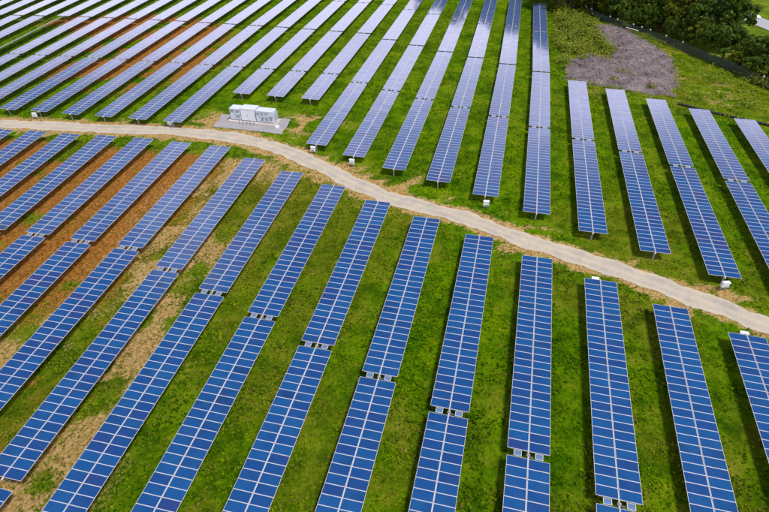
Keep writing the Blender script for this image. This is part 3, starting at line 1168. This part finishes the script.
def stones():
    """lumps of broken rock over the spoil ground"""
    n = 4200
    X, Y = RNG.uniform(13, 43, n), RNG.uniform(129, 188, n)
    near_edge = poly_dist(X, Y, HEAP + [HEAP[0]])
    ok = inside(X, Y, HEAP) | (near_edge < 0.8)
    X, Y, e = X[ok], Y[ok], near_edge[ok]
    n = len(X)
    oct_v = np.array([(1, 0, 0), (0, 1, 0), (-1, 0, 0), (0, -1, 0), (0, 0, 1), (0, 0, -1)], float)
    oct_f = np.array([(0, 1, 4), (1, 2, 4), (2, 3, 4), (3, 0, 4), (1, 0, 5), (2, 1, 5), (3, 2, 5), (0, 3, 5)])
    sz = RNG.uniform(0.12, 0.32, n) + 0.35 * RNG.uniform(size=n) ** 6
    V = oct_v[None] * RNG.uniform(0.6, 1.4, (n, 6, 1)) * sz[:, None, None] * np.array([1, 1, 0.8])
    h = 1.2 * sm(0, 6, e) * (0.25 + fbm(X, Y, 7, 5)) + 1.3 * sm(0, 2.0, e) * (fbm(X, Y, 2.6, 8) - 0.38)
    V += np.stack([X, Y, T(X, Y) + np.where(inside(X, Y, HEAP), h, 0)], 1)[:, None, :]
    F = (oct_f[None] + (np.arange(n) * 6)[:, None, None]).reshape(-1, 3)
    tag(link('stones', np_mesh('stones', V.reshape(-1, 3), F, MT['heap'])), 'broken rock strewn over the spoil ground', 'stones', kind='stuff')


stones()


def grass():
    """tufts of grass and weeds all over the field"""
    m = bpy.data.materials.new('grass_blades')
    m.use_nodes = True
    t = m.node_tree
    b = t.nodes['Principled BSDF']
    b.inputs['Roughness'].default_value = 0.7
    b.inputs['Specular IOR Level'].default_value = 0.03
    at = nd(t, 'ShaderNodeAttribute', attribute_name='tint')
    t.links.new(at.outputs['Color'], b.inputs['Base Color'])
    n = 230000
    # more of them near the camera, where they show
    Y = 12 + 190 * RNG.uniform(size=n) ** 1.35
    X = RNG.uniform(-1, 1, n) * (30 + Y * 0.85) - 0.24 * Y
    d = poly_dist(X, Y, ROAD)
    ta, og, dr = soil_masks(X, Y)
    cl = fbm(X, Y, 2.2, 90)
    cl2 = fbm(X, Y, 14, 95)
    keep = (d > 1.9 + RNG.exponential(0.5, n)) & ~inside(X, Y, PAD) & ~inside(X, Y, HEAP)
    keep &= RNG.uniform(size=n) > np.maximum(ta, og) * 0.9
    keep &= RNG.uniform(size=n) < 0.25 + 1.2 * sm(0.36, 0.62, cl)
    X, Y, dr, cl, cl2 = X[keep], Y[keep], dr[keep], cl[keep], cl2[keep]
    n = len(X)
    k = 4
    h = RNG.uniform(0.06, 0.20, n) * (0.6 + cl) * np.where(RNG.uniform(size=n) < 0.03, 1.35, 1.0)
    base = np.stack([X, Y, T(X, Y) - 0.05], 1)
    V = np.zeros((n, k, 3, 3))
    ang = RNG.uniform(0, 6.28, (n, k))
    out = RNG.uniform(0.5, 1.3, (n, k)) * h[:, None]
    wdt = RNG.uniform(0.05, 0.11, (n, k)) * (0.6 + h[:, None] * 2.5)
    ca, sa = np.cos(ang), np.sin(ang)
    V[:, :, 0, 0], V[:, :, 0, 1] = -sa * wdt, ca * wdt
    V[:, :, 1, 0], V[:, :, 1, 1] = sa * wdt, -ca * wdt
    V[:, :, 2, 0], V[:, :, 2, 1] = ca * out, sa * out
    V[:, :, 2, 2] = h[:, None] * RNG.uniform(0.7, 1.2, (n, k)) + 0.05
    V += base[:, None, None, :]
    F = np.arange(n * k * 3).reshape(-1, 3)
    me = np_mesh('grass', V.reshape(-1, 3), F, m)
    r = np.clip(RNG.normal(0.5, 0.30, n) + (cl2 - 0.5) * 0.9 + (cl - 0.5) * 0.5 + (fbm(X, Y, 5, 97) - 0.5) * 0.9, 0, 1)[:, None]
    c1, c2, c3 = np.array([0.018, 0.066, 0.0005]), np.array([0.060, 0.155, 0.001]), np.array([0.190, 0.265, 0.002])
    col = np.where(r < 0.5, c1 + (c2 - c1) * r * 2, c2 + (c3 - c2) * (r * 2 - 1))
    dryc = np.array([0.20, 0.165, 0.03])
    dm = ((dr > RNG.uniform(size=n) * 1.1) * RNG.uniform(0.3, 0.9, n))[:, None]
    col = col * (1 - dm) + dryc * dm
    rgba = np.ones((n, k * 3, 4), np.float32)
    rgba[:, :, :3] = col[:, None, :]
    a = me.color_attributes.new('tint', 'FLOAT_COLOR', 'POINT')
    a.data.foreach_set('color', rgba.ravel())
    tag(link('grass', me), 'short green grass and weeds between the panel rows', 'grass', kind='stuff')
    print('GRASS', n)


grass()


# ------------------------------------------------------------------ parked car on the paved road
def car(x, y, rot, label):
    r = empty('parked_car', (x, y, Tf(x, y) + 0.08), (0, 0, rot))
    tag(r, label, 'car')
    prof = [(-2.1, 0.35), (-2.12, 0.75), (-1.95, 0.95), (-1.5, 1.0), (1.0, 0.98), (1.9, 0.86), (2.1, 0.65), (2.08, 0.35)]
    n = len(prof)
    b = MB()
    b.add([(x_, -0.85, z_) for x_, z_ in prof] + [(x_, 0.85, z_) for x_, z_ in prof],
          [tuple(range(n)), tuple(reversed(range(n, 2 * n)))] + [(k, k + n, (k + 1) % n + n, (k + 1) % n) for k in range(n)])
    b.build('body', MT['white'], r)
    t = MB()
    lo = [(-1.75, 0.98), (0.95, 0.98)]
    t.add([(-1.75, -.78, 1.0), (0.95, -.78, 1.0), (0.95, .78, 1.0), (-1.75, .78, 1.0), (-1.3, -.66, 1.45), (0.2, -.66, 1.45), (0.2, .66, 1.45), (-1.3, .66, 1.45)],
          [(0, 1, 5, 4), (1, 2, 6, 5), (2, 3, 7, 6), (3, 0, 4, 7)])
    t.build('window', MT['cabd'], r)
    MB().box(-1.3, 0.2, -0.67, 0.67, 1.45, 1.5).build('roof', MT['white'], r)
    for sx in (-1.35, 1.35):
        for sy in (-1, 1):
            w = MB().tube((sx, sy * 0.68, 0.32), (sx, sy * 0.88, 0.32), 0.32, n=14).build('wheel', MT['rubber'], r)
            MB().tube((sx, sy * 0.881, 0.32), (sx, sy * 0.90, 0.32), 0.18, n=10).build('rim', MT['galv'], w)


car(83.5, 229.5, -1.15, 'white car on the paved road beyond the trees at top right')
